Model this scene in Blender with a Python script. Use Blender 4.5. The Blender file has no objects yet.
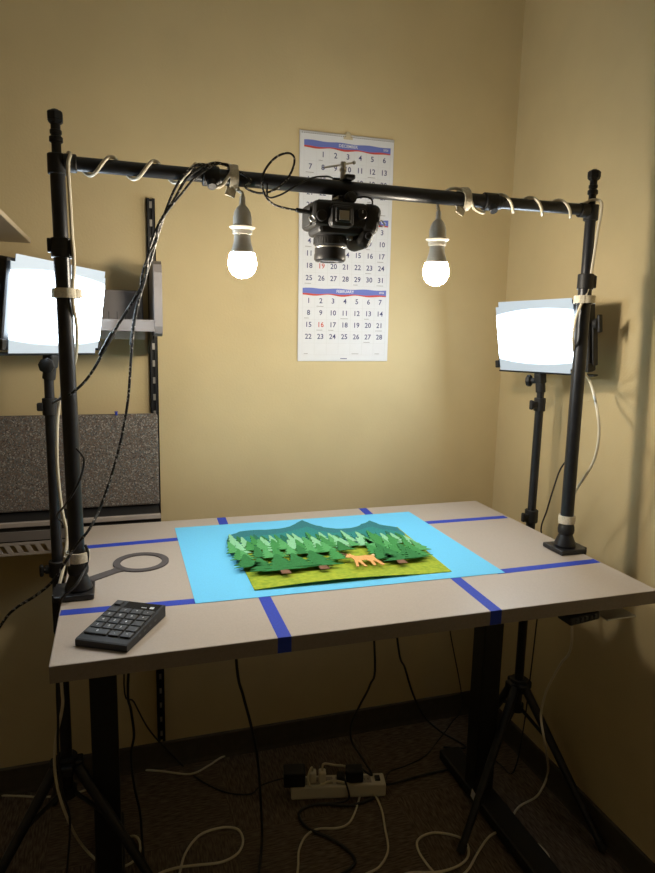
import bpy, bmesh, math, random
from math import pi, sin, cos, radians as rad
from mathutils import Vector as V, Matrix
random.seed(7)
S = bpy.context.scene
COL = S.collection

# ------------------------------------------------------------------ camera
# room frame: back wall is y=0, right wall is x=0, floor is z=0 (metres)
F_PX, CAM = 653.87, V((-1.2829, -2.0028, 1.43))
YAW, PITCH, ROLL = 0.3137, 0.1639, 0.0228
_f = V((sin(YAW)*cos(PITCH), cos(YAW)*cos(PITCH), -sin(PITCH)))
_r = V((cos(YAW), -sin(YAW), 0)); _u = _r.cross(_f)
RR = cos(ROLL)*_r + sin(ROLL)*_u
UU = -sin(ROLL)*_r + cos(ROLL)*_u
cd = bpy.data.cameras.new('camera_view'); cam = bpy.data.objects.new('camera_view', cd); COL.objects.link(cam)
cd.sensor_fit = 'VERTICAL'; cd.sensor_height = 24; cd.lens = F_PX/873*24
cd.clip_start = 0.02
M = Matrix((RR, UU, -_f)).transposed().to_4x4(); M.translation = CAM
cam.matrix_world = M; S.camera = cam

def ray(p): return _f + (p[0]-327.5)/F_PX*RR - (p[1]-436.5)/F_PX*UU
def atX(p, x): v = ray(p); return CAM + v*((x-CAM.x)/v.x)
def atY(p, y): v = ray(p); return CAM + v*((y-CAM.y)/v.y)
def atZ(p, z): v = ray(p); return CAM + v*((z-CAM.z)/v.z)

# ------------------------------------------------------------------ materials
def mat(name, col, rough=.5, metal=0, noise=0, scale=40, bump=0, bscale=200, spec=.5, col2=None, emit=None, estr=0, trans=0):
    m = bpy.data.materials.new(name); m.use_nodes = True
    nt = m.node_tree; b = nt.nodes['Principled BSDF']
    b.inputs['Base Color'].default_value = (*col, 1)
    b.inputs['Roughness'].default_value = rough; b.inputs['Metallic'].default_value = metal
    b.inputs['Specular IOR Level'].default_value = spec
    if trans: b.inputs['Transmission Weight'].default_value = trans
    tc = nt.nodes.new('ShaderNodeTexCoord')
    if noise or col2:
        n = nt.nodes.new('ShaderNodeTexNoise'); n.inputs['Scale'].default_value = scale; n.inputs['Detail'].default_value = 4
        r = nt.nodes.new('ShaderNodeValToRGB')
        c2 = col2 if col2 else tuple(max(0, c*(1-noise)) for c in col)
        c1 = col if col2 else tuple(min(1, c*(1+noise)) for c in col)
        r.color_ramp.elements[0].position = .35; r.color_ramp.elements[1].position = .65
        r.color_ramp.elements[0].color = (*c2, 1); r.color_ramp.elements[1].color = (*c1, 1)
        nt.links.new(tc.outputs['Object'], n.inputs['Vector']); nt.links.new(n.outputs['Fac'], r.inputs['Fac'])
        nt.links.new(r.outputs['Color'], b.inputs['Base Color'])
    if bump:
        n2 = nt.nodes.new('ShaderNodeTexNoise'); n2.inputs['Scale'].default_value = bscale; n2.inputs['Detail'].default_value = 3
        bp = nt.nodes.new('ShaderNodeBump'); bp.inputs['Strength'].default_value = bump; bp.inputs['Distance'].default_value = .002
        nt.links.new(tc.outputs['Object'], n2.inputs['Vector']); nt.links.new(n2.outputs['Fac'], bp.inputs['Height'])
        nt.links.new(bp.outputs['Normal'], b.inputs['Normal'])
    if emit:
        b.inputs['Emission Color'].default_value = (*emit, 1); b.inputs['Emission Strength'].default_value = estr
    return m

WALL = mat('cream_wall_paint', (.62, .505, .29), .75, noise=.03, scale=6, bump=.25, bscale=160, spec=.3)
CEIL = mat('white_ceiling_tile', (.88, .88, .86), .9, noise=.05, scale=30)
BASEB = mat('dark_vinyl_baseboard', (.075, .062, .048), .6, noise=.1)
BLACK = mat('black_painted_metal', (.012, .013, .017), .38, noise=.2, scale=60)
BLACKM = mat('black_matte_plastic', (.010, .010, .011), .55, noise=.2, scale=80)
BLACKG = mat('black_satin_plastic', (.016, .016, .018), .3)
RUBBER = mat('black_rubber', (.012, .012, .012), .7)
CABLEB = mat('black_cable_jacket', (.014, .014, .015), .45)
CABLEW = mat('white_cable_jacket', (.72, .66, .52), .45)
WHITEP = mat('white_plastic', (.75, .71, .62), .4)
VELCRO = mat('white_hook_and_loop_fabric', (.72, .66, .53), .9, noise=.12, scale=300, bump=.5, bscale=900)
STEEL = mat('bright_steel', (.55, .54, .52), .3, metal=.9)
GREYM = mat('grey_powder_coated_metal', (.17, .152, .145), .5, noise=.05, scale=20)
GREYL = mat('light_grey_shelf_metal', (.38, .34, .315), .5, noise=.05, scale=20)
DESK = mat('taupe_laminate', (.45, .395, .35), .42, noise=.04, scale=350, spec=.4)
DESKE = mat('taupe_edge_band', (.25, .21, .18), .5, noise=.05, scale=200)
TAPE = mat('blue_masking_tape', (.012, .045, .46), .7, noise=.08, scale=200, bump=.2, bscale=700)
SKYP = mat('light_blue_construction_paper', (.165, .60, .95), .85, noise=.03, scale=300, spec=.2)
WHITE = mat('white_calendar_paper', (.71, .72, .75), .6, noise=.01, scale=50, spec=.3)
NAVY = mat('dark_blue_ink', (.05, .055, .16), .7)
REDI = mat('red_ink', (.55, .07, .05), .7)
BLUEI = mat('blue_header_ink', (.14, .18, .52), .7)
GREYI = mat('grey_line_ink', (.55, .55, .56), .7)
LEG = mat('black_desk_steel', (.010, .010, .011), .5, noise=.15, scale=50)
KEYC = mat('charcoal_keycap', (.035, .037, .042), .45)
LEGEND = mat('white_key_print', (.7, .72, .75), .6)
DARKG = mat('dark_grey_craft_board', (.085, .075, .078), .7, noise=.08, scale=120)
GLASSD = mat('dark_lens_glass', (.01, .01, .02), .05, spec=.8)
SOCK = mat('pale_grey_socket_plastic', (.66, .63, .57), .35)
SHELL = mat('white_socket_shell', (.62, .60, .55), .35)

def braid():
    m = mat('black_white_braid', (.02, .02, .02), .6)
    nt = m.node_tree; b = nt.nodes['Principled BSDF']
    tc = nt.nodes.new('ShaderNodeTexCoord'); n = nt.nodes.new('ShaderNodeTexVoronoi'); n.inputs['Scale'].default_value = 260
    r = nt.nodes.new('ShaderNodeValToRGB'); r.color_ramp.interpolation = 'CONSTANT'
    r.color_ramp.elements[0].color = (.015, .015, .015, 1); r.color_ramp.elements[1].color = (.32, .31, .30, 1); r.color_ramp.elements[1].position = .80
    sp = nt.nodes.new('ShaderNodeSeparateColor')
    nt.links.new(tc.outputs['Object'], n.inputs['Vector']); nt.links.new(n.outputs['Color'], sp.inputs['Color'])
    nt.links.new(sp.outputs['Red'], r.inputs['Fac']); nt.links.new(r.outputs['Color'], b.inputs['Base Color'])
    return m
BRAID = braid()

def carpet():
    m = mat('brown_striped_carpet', (.16, .12, .09), 1.0, spec=.05)
    nt = m.node_tree; b = nt.nodes['Principled BSDF']; L = nt.links.new
    tc = nt.nodes.new('ShaderNodeTexCoord')
    chk = nt.nodes.new('ShaderNodeTexChecker'); chk.inputs['Scale'].default_value = 1/.5
    L(tc.outputs['Object'], chk.inputs['Vector'])
    cols = []
    for sc in ((420, 60, 1), (60, 420, 1)):
        mp = nt.nodes.new('ShaderNodeMapping'); mp.inputs['Scale'].default_value = sc
        n = nt.nodes.new('ShaderNodeTexNoise'); n.inputs['Scale'].default_value = .55; n.inputs['Detail'].default_value = 3
        r = nt.nodes.new('ShaderNodeValToRGB')
        r.color_ramp.elements[0].position = .36; r.color_ramp.elements[0].color = (.085, .066, .053, 1)
        r.color_ramp.elements[1].position = .66; r.color_ramp.elements[1].color = (.21, .165, .128, 1)
        L(tc.outputs['Object'], mp.inputs['Vector']); L(mp.outputs['Vector'], n.inputs['Vector']); L(n.outputs['Fac'], r.inputs['Fac'])
        cols.append(r)
    mx = nt.nodes.new('ShaderNodeMixRGB'); L(chk.outputs['Fac'], mx.inputs['Fac'])
    L(cols[0].outputs['Color'], mx.inputs['Color1']); L(cols[1].outputs['Color'], mx.inputs['Color2'])
    L(mx.outputs['Color'], b.inputs['Base Color'])
    bp = nt.nodes.new('ShaderNodeBump'); bp.inputs['Strength'].default_value = .6; bp.inputs['Distance'].default_value = .004
    L(mx.outputs['Color'], bp.inputs['Height']); L(bp.outputs['Normal'], b.inputs['Normal'])
    return m
CARPET = carpet()

def tweed():
    m = mat('speckled_grey_fabric', (.2, .18, .16), .95, spec=.1, bump=.6, bscale=700)
    nt = m.node_tree; b = nt.nodes['Principled BSDF']; L = nt.links.new
    tc = nt.nodes.new('ShaderNodeTexCoord'); n = nt.nodes.new('ShaderNodeTexVoronoi'); n.inputs['Scale'].default_value = 330
    n2 = nt.nodes.new('ShaderNodeTexNoise'); n2.inputs['Scale'].default_value = 240; n2.inputs['Detail'].default_value = 2
    sp = nt.nodes.new('ShaderNodeSeparateColor'); r = nt.nodes.new('ShaderNodeValToRGB'); e = r.color_ramp.elements
    e[0].color = (.07, .06, .055, 1); e[0].position = 0
    e[1].color = (.40, .36, .32, 1); e[1].position = 1
    for p, c in ((.3, (.20, .175, .155)), (.55, (.17, .12, .095)), (.75, (.12, .14, .15))):
        k = e.new(p); k.color = (*c, 1)
    L(tc.outputs['Object'], n.inputs['Vector']); L(n.outputs['Color'], sp.inputs['Color']); L(sp.outputs['Green'], r.inputs['Fac'])
    L(r.outputs['Color'], b.inputs['Base Color'])
    return m
TWEED = tweed()

def lamp_mat(name, col, s):
    m = bpy.data.materials.new(name); m.use_nodes = True
    nt = m.node_tree; b = nt.nodes['Principled BSDF']
    b.inputs['Base Color'].default_value = (.8, .8, .8, 1)
    b.inputs['Emission Color'].default_value = (*col, 1); b.inputs['Emission Strength'].default_value = s
    return m
BULB = lamp_mat('glowing_bulb_globe', (1, .87, .68), 225)
def diffuser_mat(s):
    # back-lit diffusion sheet: the LED array behind it only fills the middle of the sheet
    m = lamp_mat('backlit_diffusion_sheet', (.74, .88, 1), s); nt = m.node_tree; b = nt.nodes['Principled BSDF']; L = nt.links.new
    tc = nt.nodes.new('ShaderNodeTexCoord'); sp = nt.nodes.new('ShaderNodeSeparateXYZ'); L(tc.outputs['Object'], sp.inputs['Vector'])
    ab = nt.nodes.new('ShaderNodeMath'); ab.operation = 'ABSOLUTE'; L(sp.outputs['Z'], ab.inputs[0])
    x2 = nt.nodes.new('ShaderNodeMath'); x2.operation = 'POWER'; L(sp.outputs['X'], x2.inputs[0]); x2.inputs[1].default_value = 2
    ad = nt.nodes.new('ShaderNodeMath'); ad.operation = 'MULTIPLY_ADD'; L(x2.outputs[0], ad.inputs[0]); ad.inputs[1].default_value = .5; L(ab.outputs[0], ad.inputs[2])
    ab = ad
    mr = nt.nodes.new('ShaderNodeMapRange'); mr.interpolation_type = 'SMOOTHERSTEP'
    mr.inputs['From Min'].default_value = .063; mr.inputs['From Max'].default_value = .081
    mr.inputs['To Min'].default_value = s; mr.inputs['To Max'].default_value = .50
    L(ab.outputs[0], mr.inputs['Value']); L(mr.outputs['Result'], b.inputs['Emission Strength'])
    b.inputs['Base Color'].default_value = (.20, .23, .26, 1)
    return m
DIFF = diffuser_mat(25)

# ------------------------------------------------------------------ mesh builder
class MB:
    def __init__(s): s.v = []; s.f = []; s.sm = []
    def add(s, vs, fs, smooth=False):
        o = len(s.v); s.v += [V(p) for p in vs]
        for f in fs: s.f.append([i+o for i in f]); s.sm.append(smooth)
        return s
    def frombm(s, bm, smooth=False):
        bm.verts.index_update()
        s.add([v.co.copy() for v in bm.verts], [[v.index for v in f.verts] for f in bm.faces], smooth); bm.free(); return s
    def box(s, c, d, bev=0, rot=None, seg=2):
        bm = bmesh.new(); bmesh.ops.create_cube(bm, size=1)
        for v in bm.verts: v.co = V((v.co.x*d[0], v.co.y*d[1], v.co.z*d[2]))
        if bev: bmesh.ops.bevel(bm, geom=bm.edges[:], offset=min(bev, min(d)*.49), segments=seg, profile=.5, affect='EDGES')
        for v in bm.verts:
            if rot is not None: v.co = rot @ v.co
            v.co = v.co + V(c)
        return s.frombm(bm)
    def bx(s, a, b, bev=0):
        a = V(a); b = V(b); return s.box((a+b)/2, [abs(x) for x in (b-a)], bev)
    def lathe(s, prof, p0, axis=(0, 0, 1), n=24, smooth=True):
        # prof: (radius, height along axis)
        ax = V(axis).normalized(); t = V((1, 0, 0)) if abs(ax.x) < .9 else V((0, 1, 0))
        e1 = ax.cross(t).normalized(); e2 = ax.cross(e1); p0 = V(p0); vs = []; fs = []
        for (r, h) in prof:
            for k in range(n):
                a = 2*pi*k/n; vs.append(p0+ax*h+(e1*cos(a)+e2*sin(a))*max(r, 1e-5))
        m = len(prof)
        for i in range(m-1):
            for k in range(n):
                fs.append([i*n+k, i*n+(k+1) % n, (i+1)*n+(k+1) % n, (i+1)*n+k])
        fs.append([k for k in range(n)][::-1]); fs.append([(m-1)*n+k for k in range(n)])
        return s.add(vs, fs, smooth)
    def cyl(s, a, b, r, r2=None, n=20, ch=.0012):
        a = V(a); b = V(b); h = (b-a).length; r2 = r if r2 is None else r2; ch = min(ch, h*.3, r*.5)
        return s.lathe([(r-ch, 0), (r, ch), (r2, h-ch), (r2-ch, h)], a, b-a, n)
    def sph(s, c, r, n=24, m=14, sc=(1, 1, 1)):
        vs = []; fs = []
        for i in range(m+1):
            t = pi*i/m
            for k in range(n): vs.append(V(c)+V((r*sin(t)*cos(2*pi*k/n)*sc[0], r*sin(t)*sin(2*pi*k/n)*sc[1], r*cos(t)*sc[2])))
        for i in range(m):
            for k in range(n): fs.append([i*n+k, (i+1)*n+k, (i+1)*n+(k+1) % n, i*n+(k+1) % n])
        return s.add(vs, fs, True)
    def path(s, pts, r, n=8, sub=6, closed=False):
        P = [V(p) for p in pts]; Q = []
        m = len(P)
        if m > 2 or closed:
            for i in range(m if closed else m-1):
                g = (lambda j: P[j % m]) if closed else (lambda j: P[max(0, min(m-1, j))])
                a, b, c, d = g(i-1), g(i), g(i+1), g(i+2)
                for k in range(sub):
                    t = k/sub
                    Q.append(.5*((2*b)+(c-a)*t+(2*a-5*b+4*c-d)*t*t+(3*b-a-3*c+d)*t**3))
            if not closed: Q.append(P[-1])
        else: Q = P
        R = [Q[0]]
        for q in Q[1:]:
            if (q-R[-1]).length > 1e-5: R.append(q)
        Q = R
        vs = []; fs = []; N = len(Q); nrm = None
        for i in range(N):
            if closed: t = (Q[(i+1) % N]-Q[i-1]).normalized()
            else: t = (Q[min(N-1, i+1)]-Q[max(0, i-1)]).normalized()
            if nrm is None:
                nrm = t.cross(V((0, 0, 1)) if abs(t.z) < .9 else V((1, 0, 0))).normalized()
            nrm = (nrm-t*nrm.dot(t)).normalized(); bn = t.cross(nrm)
            for k in range(n): vs.append(Q[i]+(nrm*cos(2*pi*k/n)+bn*sin(2*pi*k/n))*r)
        for i in range(N if closed else N-1):
            j = (i+1) % N
            for k in range(n): fs.append([i*n+k, i*n+(k+1) % n, j*n+(k+1) % n, j*n+k])
        if not closed: fs.append(list(range(n))[::-1]); fs.append([(N-1)*n+k for k in range(n)])
        return s.add(vs, fs, True)
    def prism(s, poly, z0, z1, M=None):
        # poly: 2D outline, extruded in z; M maps to 3D
        n = len(poly); vs = [V((p[0], p[1], z0)) for p in poly]+[V((p[0], p[1], z1)) for p in poly]
        if M is not None: vs = [M @ v for v in vs]
        fs = [list(range(n))[::-1], list(range(n, 2*n))]+[[i, (i+1) % n, n+(i+1) % n, n+i] for i in range(n)]
        return s.add(vs, fs)
    def text(s, body, size, M, align='CENTER', depth=.0002):
        cu = bpy.data.curves.new('t', 'FONT'); cu.body = body; cu.size = size; cu.align_x = align; cu.align_y = 'CENTER'; cu.extrude = depth; cu.resolution_u = 2; cu.offset = size*.012
        o = bpy.data.objects.new('t', cu); me = bpy.data.meshes.new_from_object(o)
        s.add([M @ v.co for v in me.vertices], [list(p.vertices) for p in me.polygons])
        bpy.data.objects.remove(o); bpy.data.curves.remove(cu); bpy.data.meshes.remove(me); return s

WORLD = {}
def obj(name, mb, m, parent=None, origin=None):
    """one mesh object; builder coordinates are world (or the thing's local frame)"""
    if parent is not None: off = WORLD.get(parent.name, V((0, 0, 0)))
    elif origin is not None: off = V(origin)
    else:
        off = V((sum((v.x for v in mb.v))/len(mb.v), sum((v.y for v in mb.v))/len(mb.v), min(v.z for v in mb.v)))
    me = bpy.data.meshes.new(name); me.from_pydata([v-off for v in mb.v], [], mb.f)
    for p, sm in zip(me.polygons, mb.sm): p.use_smooth = sm
    for x in (m if isinstance(m, (list, tuple)) else [m]): me.materials.append(x)
    bm = bmesh.new(); bm.from_mesh(me); bmesh.ops.recalc_face_normals(bm, faces=bm.faces[:])
    for e in bm.edges:
        if len(e.link_faces) == 2 and e.calc_face_angle(0) > rad(38): e.smooth = False
    bm.to_mesh(me); bm.free(); me.update()
    o = bpy.data.objects.new(name, me); COL.objects.link(o)
    if parent is not None: o.parent = parent; WORLD[o.name] = off
    else: o.location = off; WORLD[o.name] = off
    return o
def tag(o, label, cat, group=None, kind=None):
    o['label'] = label; o['category'] = cat
    if group: o['group'] = group
    if kind: o['kind'] = kind
    return o
def thing(name, label, cat, loc, group=None, basis=None):
    o = bpy.data.objects.new(name, None); COL.objects.link(o); o.empty_display_size = .05
    o.location = loc; WORLD[o.name] = V(loc)
    if basis is not None:      # rotated thing: its parts are built in local coordinates
        o.rotation_euler = basis.to_euler(); WORLD[o.name] = V((0, 0, 0))
    return tag(o, label, cat, group)
def struct(name, mb, m):
    o = obj(name, mb, m); o['kind'] = 'structure'; return o
def lab(o, t): o['label'] = t; return o

# ------------------------------------------------------------------ room
X0, Y0, ZC = -3.0, -3.7, 2.6
struct('floor', MB().bx((X0, Y0, -.05), (0, 0, 0)), CARPET)
struct('ceiling', MB().bx((X0, Y0, ZC), (0, 0, ZC+.05)), CEIL)
struct('wall_back', MB().bx((X0, 0, -.05), (.1, .1, ZC+.05)), WALL)
struct('wall_right', MB().bx((0, Y0, -.05), (.1, 0, ZC+.05)), WALL)
struct('wall_left', MB().bx((X0-.1, Y0, -.05), (X0, .1, ZC+.05)), WALL)
struct('wall_front', MB().bx((X0-.1, Y0-.1, -.05), (.1, Y0, ZC+.05)), WALL)
def base_prof(L): return [(0, 0), (.011, 0), (.011, .004), (.008, .012), (.008, .086), (.005, .09), (0, .09)]
mb = MB(); pr = base_prof(0)
for (a, b) in ((X0, 0.0),):
    n = len(pr); vs = [(a, -d, z) for d, z in pr]+[(b, -d, z) for d, z in pr]
    mb.add(vs, [[i, (i+1) % n, n+(i+1) % n, n+i] for i in range(n)]+[list(range(n)), list(range(n, 2*n))])
struct('baseboard_back', mb, BASEB)
mb = MB(); vs = [(-d, Y0, z) for d, z in pr]+[(-d, -.011, z) for d, z in pr]; n = len(pr)
mb.add(vs, [[i, (i+1) % n, n+(i+1) % n, n+i] for i in range(n)]+[list(range(n)), list(range(n, 2*n))])
struct('baseboard_right', mb, BASEB)

# ------------------------------------------------------------------ desk
DXL, DXR, DYB, DYF, DZ = -1.3992, -.1802, -.1846, -.9482, .8874
desk = thing('standing_desk', 'taupe laminate standing desk with black steel legs against the back corner', 'desk', ((DXL+DXR)/2, (DYB+DYF)/2, 0))
obj('desktop', MB().bx((DXL+.001, DYF+.001, DZ-.03), (DXR-.001, DYB-.001, DZ), .0006), DESK, desk)
obj('edge_band', MB().bx((DXL, DYF, DZ-.0295), (DXR, DYF+.001, DZ-.0006)).bx((DXL, DYB-.001, DZ-.0295), (DXR, DYB, DZ-.0006)).bx((DXL, DYF+.001, DZ-.0295), (DXL+.001, DYB-.001, DZ-.0006)).bx((DXR-.001, DYF+.001, DZ-.0295), (DXR, DYB-.001, DZ-.0006)), DESKE, desk)
LX = (-1.336, -.246)
for x in LX:
    l = obj('leg', MB().box((x, -.41, .33), (.064, .064, .60), .004), LEG, desk)
    obj('inner_column', MB().box((x, -.41, .73), (.054, .054, .24), .003), LEG, l)
    obj('foot', MB().box((x, -.52, .022), (.075, .60, .036), .006), LEG, desk)
    obj('bracket', MB().box((x, -.56, .849), (.07, .55, .016), .002).box((x, -.41, .838), (.1, .12, .03), .004), LEG, desk)
    for yy in (-.25, -.79): obj('levelling_pad', MB().cyl((x, yy, 0), (x, yy, .006), .018), RUBBER, desk)
obj('crossbar', MB().box((-.79, -.36, .84), (1.03, .04, .035), .003).box((-.79, -.46, .84), (1.03, .04, .035), .003), LEG, desk)
hs = obj('control_handset', MB().box((-.365, -.925, .843), (.075, .045, .018), .004, Matrix.Rotation(rad(-6), 3, 'Y')), BLACKM, desk)
mb = MB()
for k in range(5): mb.box((-.385+.011*k, -.9485, .843+.0012*k), (.007, .003, .008), .001)
obj('button', mb, KEYC, hs)
obj('cable_hook', MB().box((-.268, -.920, .832), (.075, .05, .004), .001).box((-.268, -.897, .845), (.06, .004, .028)), STEEL, desk)
sp_ = V((-.2845, -.455, .034))
lab(obj('sticker', MB().box(sp_, (.0006, .044, .030), 0, Matrix.Rotation(rad(12), 3, 'X')), WHITE, desk), 'small white paper sticker')

# blue tape
def tape(pts, label, fold=False):
    (x0, y0), (x1, y1) = pts
    d = V((x1-x0, y1-y0, 0)); L = d.length; d.normalize(); w = V((-d.y, d.x, 0))*.0125
    a = V((x0, y0, DZ)); b = V((x1, y1, DZ)); mb = MB(); T = V((0, 0, .0003))
    mb.add([a-w, a+w, b+w, b-w, a-w+T, a+w+T, b+w+T, b-w+T], [[0, 1, 2, 3], [4, 5, 6, 7], [0, 1, 5, 4], [1, 2, 6, 5], [2, 3, 7, 6], [3, 0, 4, 7]])
    if fold: mb.bx((x1-.0125, DYF-.0003, DZ-.029), (x1+.0125, DYF, DZ+.0003))
    tag(obj('masking_tape', mb, TAPE, origin=(x0, y0, DZ)), label, 'tape', 'blue tape strips marking the desk')
tape(((-1.365, -.362), (-1.135, -.352)), 'blue tape strip left of the blue paper, behind the dark ring cutout')
tape(((-1.397, -.742), (-1.14, -.752)), 'blue tape strip left of the blue paper, running behind the number keypad')
tape(((-.48, -.372), (-.19, -.374)), 'blue tape strip right of the blue paper near the back right desk corner')
tape(((-.47, -.764), (-.184, -.760)), 'blue tape strip right of the blue paper, beside the right clamp base')
tape(((-1.012, -.26), (-1.009, -.187)), 'short blue tape strip on the back desk edge, left of the calendar')
tape(((-.580, -.262), (-.576, -.187)), 'short blue tape strip on the back desk edge, below the calendar right side')
tape(((-1.009, -.752), (-1.012, -.9482)), 'blue tape strip folding over the front desk edge, nearer the keypad', True)
tape(((-.576, -.762), (-.582, -.9482)), 'blue tape strip folding over the front desk edge, nearer the right desk leg', True)

# blue paper sheet
q = [(p.x, p.y) for p in (atZ(k, DZ) for k in ((174.7, 528.3), (409, 512), (505, 573), (195.5, 604)))]
tag(obj('poster_paper', MB().prism(q, DZ+.0006, DZ+.0012), SKYP), 'large light blue sheet of paper lying flat on the desk', 'paper')

# ------------------------------------------------------------------ paper collage
ZA = DZ+.0014
art = thing('paper_collage', 'layered cut paper forest scene with mountains and a deer on blue paper', 'artwork', (-.78, -.54, ZA))
def A(zx, zy, z=ZA): return atZ((225+zx/2.787, 505+zy/2.787), z)
def pm(name, **k): return mat(name, k['c'], .85, noise=k.get('n', .12), scale=k.get('s', 260), spec=.2)
GRASS = mat('yellow_green_paper', (.42, .50, .045), .85, scale=90, col2=(.26, .38, .035), spec=.2)
TEALS = [pm('dark_teal_paper', c=(.035, .20, .235)), pm('teal_paper', c=(.03, .25, .25)), pm('deep_green_paper', c=(.022, .16, .11))]
GR = [pm('mint_green_paper', c=(.27, .60, .36)), pm('leaf_green_paper', c=(.095, .37, .13)), pm('forest_green_paper', c=(.034, .20, .06)), pm('mid_green_paper', c=(.055, .28, .08))]
TRUNK = pm('brown_paper', c=(.22, .12, .075)); FAWN = pm('tan_paper', c=(.80, .42, .16)); FAWN2 = pm('pale_tan_paper', c=(.85, .62, .38))
def sheet(name, zpts, z, m, t=.0012, jag=0):
    P = [A(*p, z) for p in zpts]; poly = []
    for i, p in enumerate(P):
        poly.append((p.x, p.y))
        if jag:
            nx = P[(i+1) % len(P)]; n = max(1, int((nx-p).length/jag))
            for k in range(1, n):
                w = p.lerp(nx, k/n); poly.append((w.x+random.uniform(-.002, .002), w.y+random.uniform(-.0025, .0025)))
    return obj(name, MB().prism(poly, z-t, z), m, art)
# the grass card bows up a little along its front edge
c4 = [A(12, 95), A(480, 62), A(632, 186), A(82, 239)]
mb = MB(); nu, nv = 16, 10; vs = []
for dz in (0, .0012):
    for j in range(nv+1):
        for i in range(nu+1):
            u, v = i/nu, j/nv
            p = (c4[0]*(1-u)+c4[1]*u)*(1-v)+(c4[3]*(1-u)+c4[2]*u)*v
            e = random.uniform(-.0015, .0015) if j in (0, nv) or i in (0, nu) else 0
            vs.append((p.x+e*(dz == 0)*0, p.y, ZA+dz+.007*max(0, v-.72)/.28*sin(pi*min(1, u*1.1+.05))*v))
W = nu+1; o2 = W*(nv+1); fs = []
for j in range(nv):
    for i in range(nu):
        a = j*W+i; fs += [[a, a+1, a+W+1, a+W], [o2+a, o2+a+1, o2+a+W+1, o2+a+W]]
for i in range(nu): fs += [[i, i+1, o2+i+1, o2+i], [nv*W+i, nv*W+i+1, o2+nv*W+i+1, o2+nv*W+i]]
for j in range(nv): fs += [[j*W, (j+1)*W, o2+(j+1)*W, o2+j*W], [j*W+nu, (j+1)*W+nu, o2+(j+1)*W+nu, o2+j*W+nu]]
mb.add(vs, fs); obj('grass_sheet', mb, GRASS, art)
sheet('mountain_range', [(6, 108), (8, 86), (40, 74), (75, 70), (110, 69), (150, 66), (180, 60), (215, 42), (245, 54), (275, 62), (310, 66), (350, 64), (375, 57), (402, 43), (430, 54), (455, 58), (480, 62), (502, 82), (470, 100), (300, 108), (150, 120)], ZA+.0035, TEALS[0], jag=.012)
sheet('mountain_ridge', [(8, 100), (60, 88), (110, 84), (160, 78), (200, 68), (228, 60), (255, 70), (300, 78), (345, 76), (385, 66), (410, 60), (440, 68), (490, 74), (508, 90), (470, 104), (300, 112), (150, 124), (20, 122)], ZA+.005, TEALS[1], jag=.012)
def pine(zx, zy, h, w, z, m, tiers=4, trunk=False, name='pine_tree'):
    b = A(zx, zy, z); lean = random.uniform(-.06, .06)
    L = []; R = []
    for k in range(tiers):
        y0 = h*k/tiers*.92; y1 = h*(k+.72)/tiers
        ww = w*.5*(1-k/(tiers+.35))*random.uniform(.9, 1.1)
        L += [(-ww, y0), (-ww*.45, y1)]; R += [(ww*random.uniform(.9, 1.1), y0), (ww*.45, y1)]
    poly = L+[(0, h)]+R[::-1]
    poly = [(b.x+x+lean*y, b.y+y) for x, y in poly]
    t = obj(name, MB().prism(poly, z-.001, z), m, art)
    if trunk:
        obj('trunk', MB().prism([(b.x-.011, b.y-.020), (b.x+.011, b.y-.022), (b.x+.009, b.y+.004), (b.x-.009, b.y+.004)], z-.0016, z-.0004), TRUNK, t)
    return t
def row(n, xa, ya, xb, yb_, h, w, z, ms, tiers, jx=5, jy=3):
    for k in range(n):
        t = k/(n-1); x = xa+(xb-xa)*t+random.uniform(-jx, jx); y = ya+(yb_-ya)*t+random.uniform(-jy, jy)
        pine(x, y, h*random.uniform(.85, 1.15), w*random.uniform(.9, 1.1), z+.0002*(k % 4), ms[k % len(ms)], tiers)
row(20, 18, 104, 492, 88, .050, .028, ZA+.0065, [TEALS[2], GR[2], TEALS[1]], 3)     # far dark pines at the foot of the mountains
row(15, 30, 116, 415, 100, .085, .036, ZA+.0080, [GR[0], GR[0], GR[3]], 4, 6, 5)    # pale mint pines
row(7, 430, 101, 528, 106, .075, .034, ZA+.0080, [GR[0], GR[3]], 4)
row(14, 30, 132, 335, 115, .082, .044, ZA+.0096, [GR[1], GR[0], GR[3]], 4, 7, 5)
row(7, 425, 118, 552, 126, .075, .042, ZA+.0096, [GR[1], GR[3]], 4)
row(11, 40, 150, 330, 128, .072, .050, ZA+.0112, [GR[3], GR[1], GR[2], GR[1]], 5, 7, 4)
row(5, 425, 133, 552, 140, .075, .052, ZA+.0112, [GR[3], GR[2]], 4)
row(4, 345, 112, 412, 108, .06, .036, ZA+.0090, [GR[0], GR[1]], 4)
for x, y, h, w in ((68, 172, .085, .075), (112, 182, .085, .08), (166, 180, .105, .10), (215, 170, .09, .085), (272, 168, .105, .10), (318, 150, .075, .06), (448, 148, .07, .065), (488, 152, .09, .09), (535, 146, .07, .065)):
    pine(x, y, h, w, ZA+.013+.0004*(int(x) % 4), GR[2] if int(x) % 3 else GR[3], 5, trunk=x in (166, 272, 488))
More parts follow.
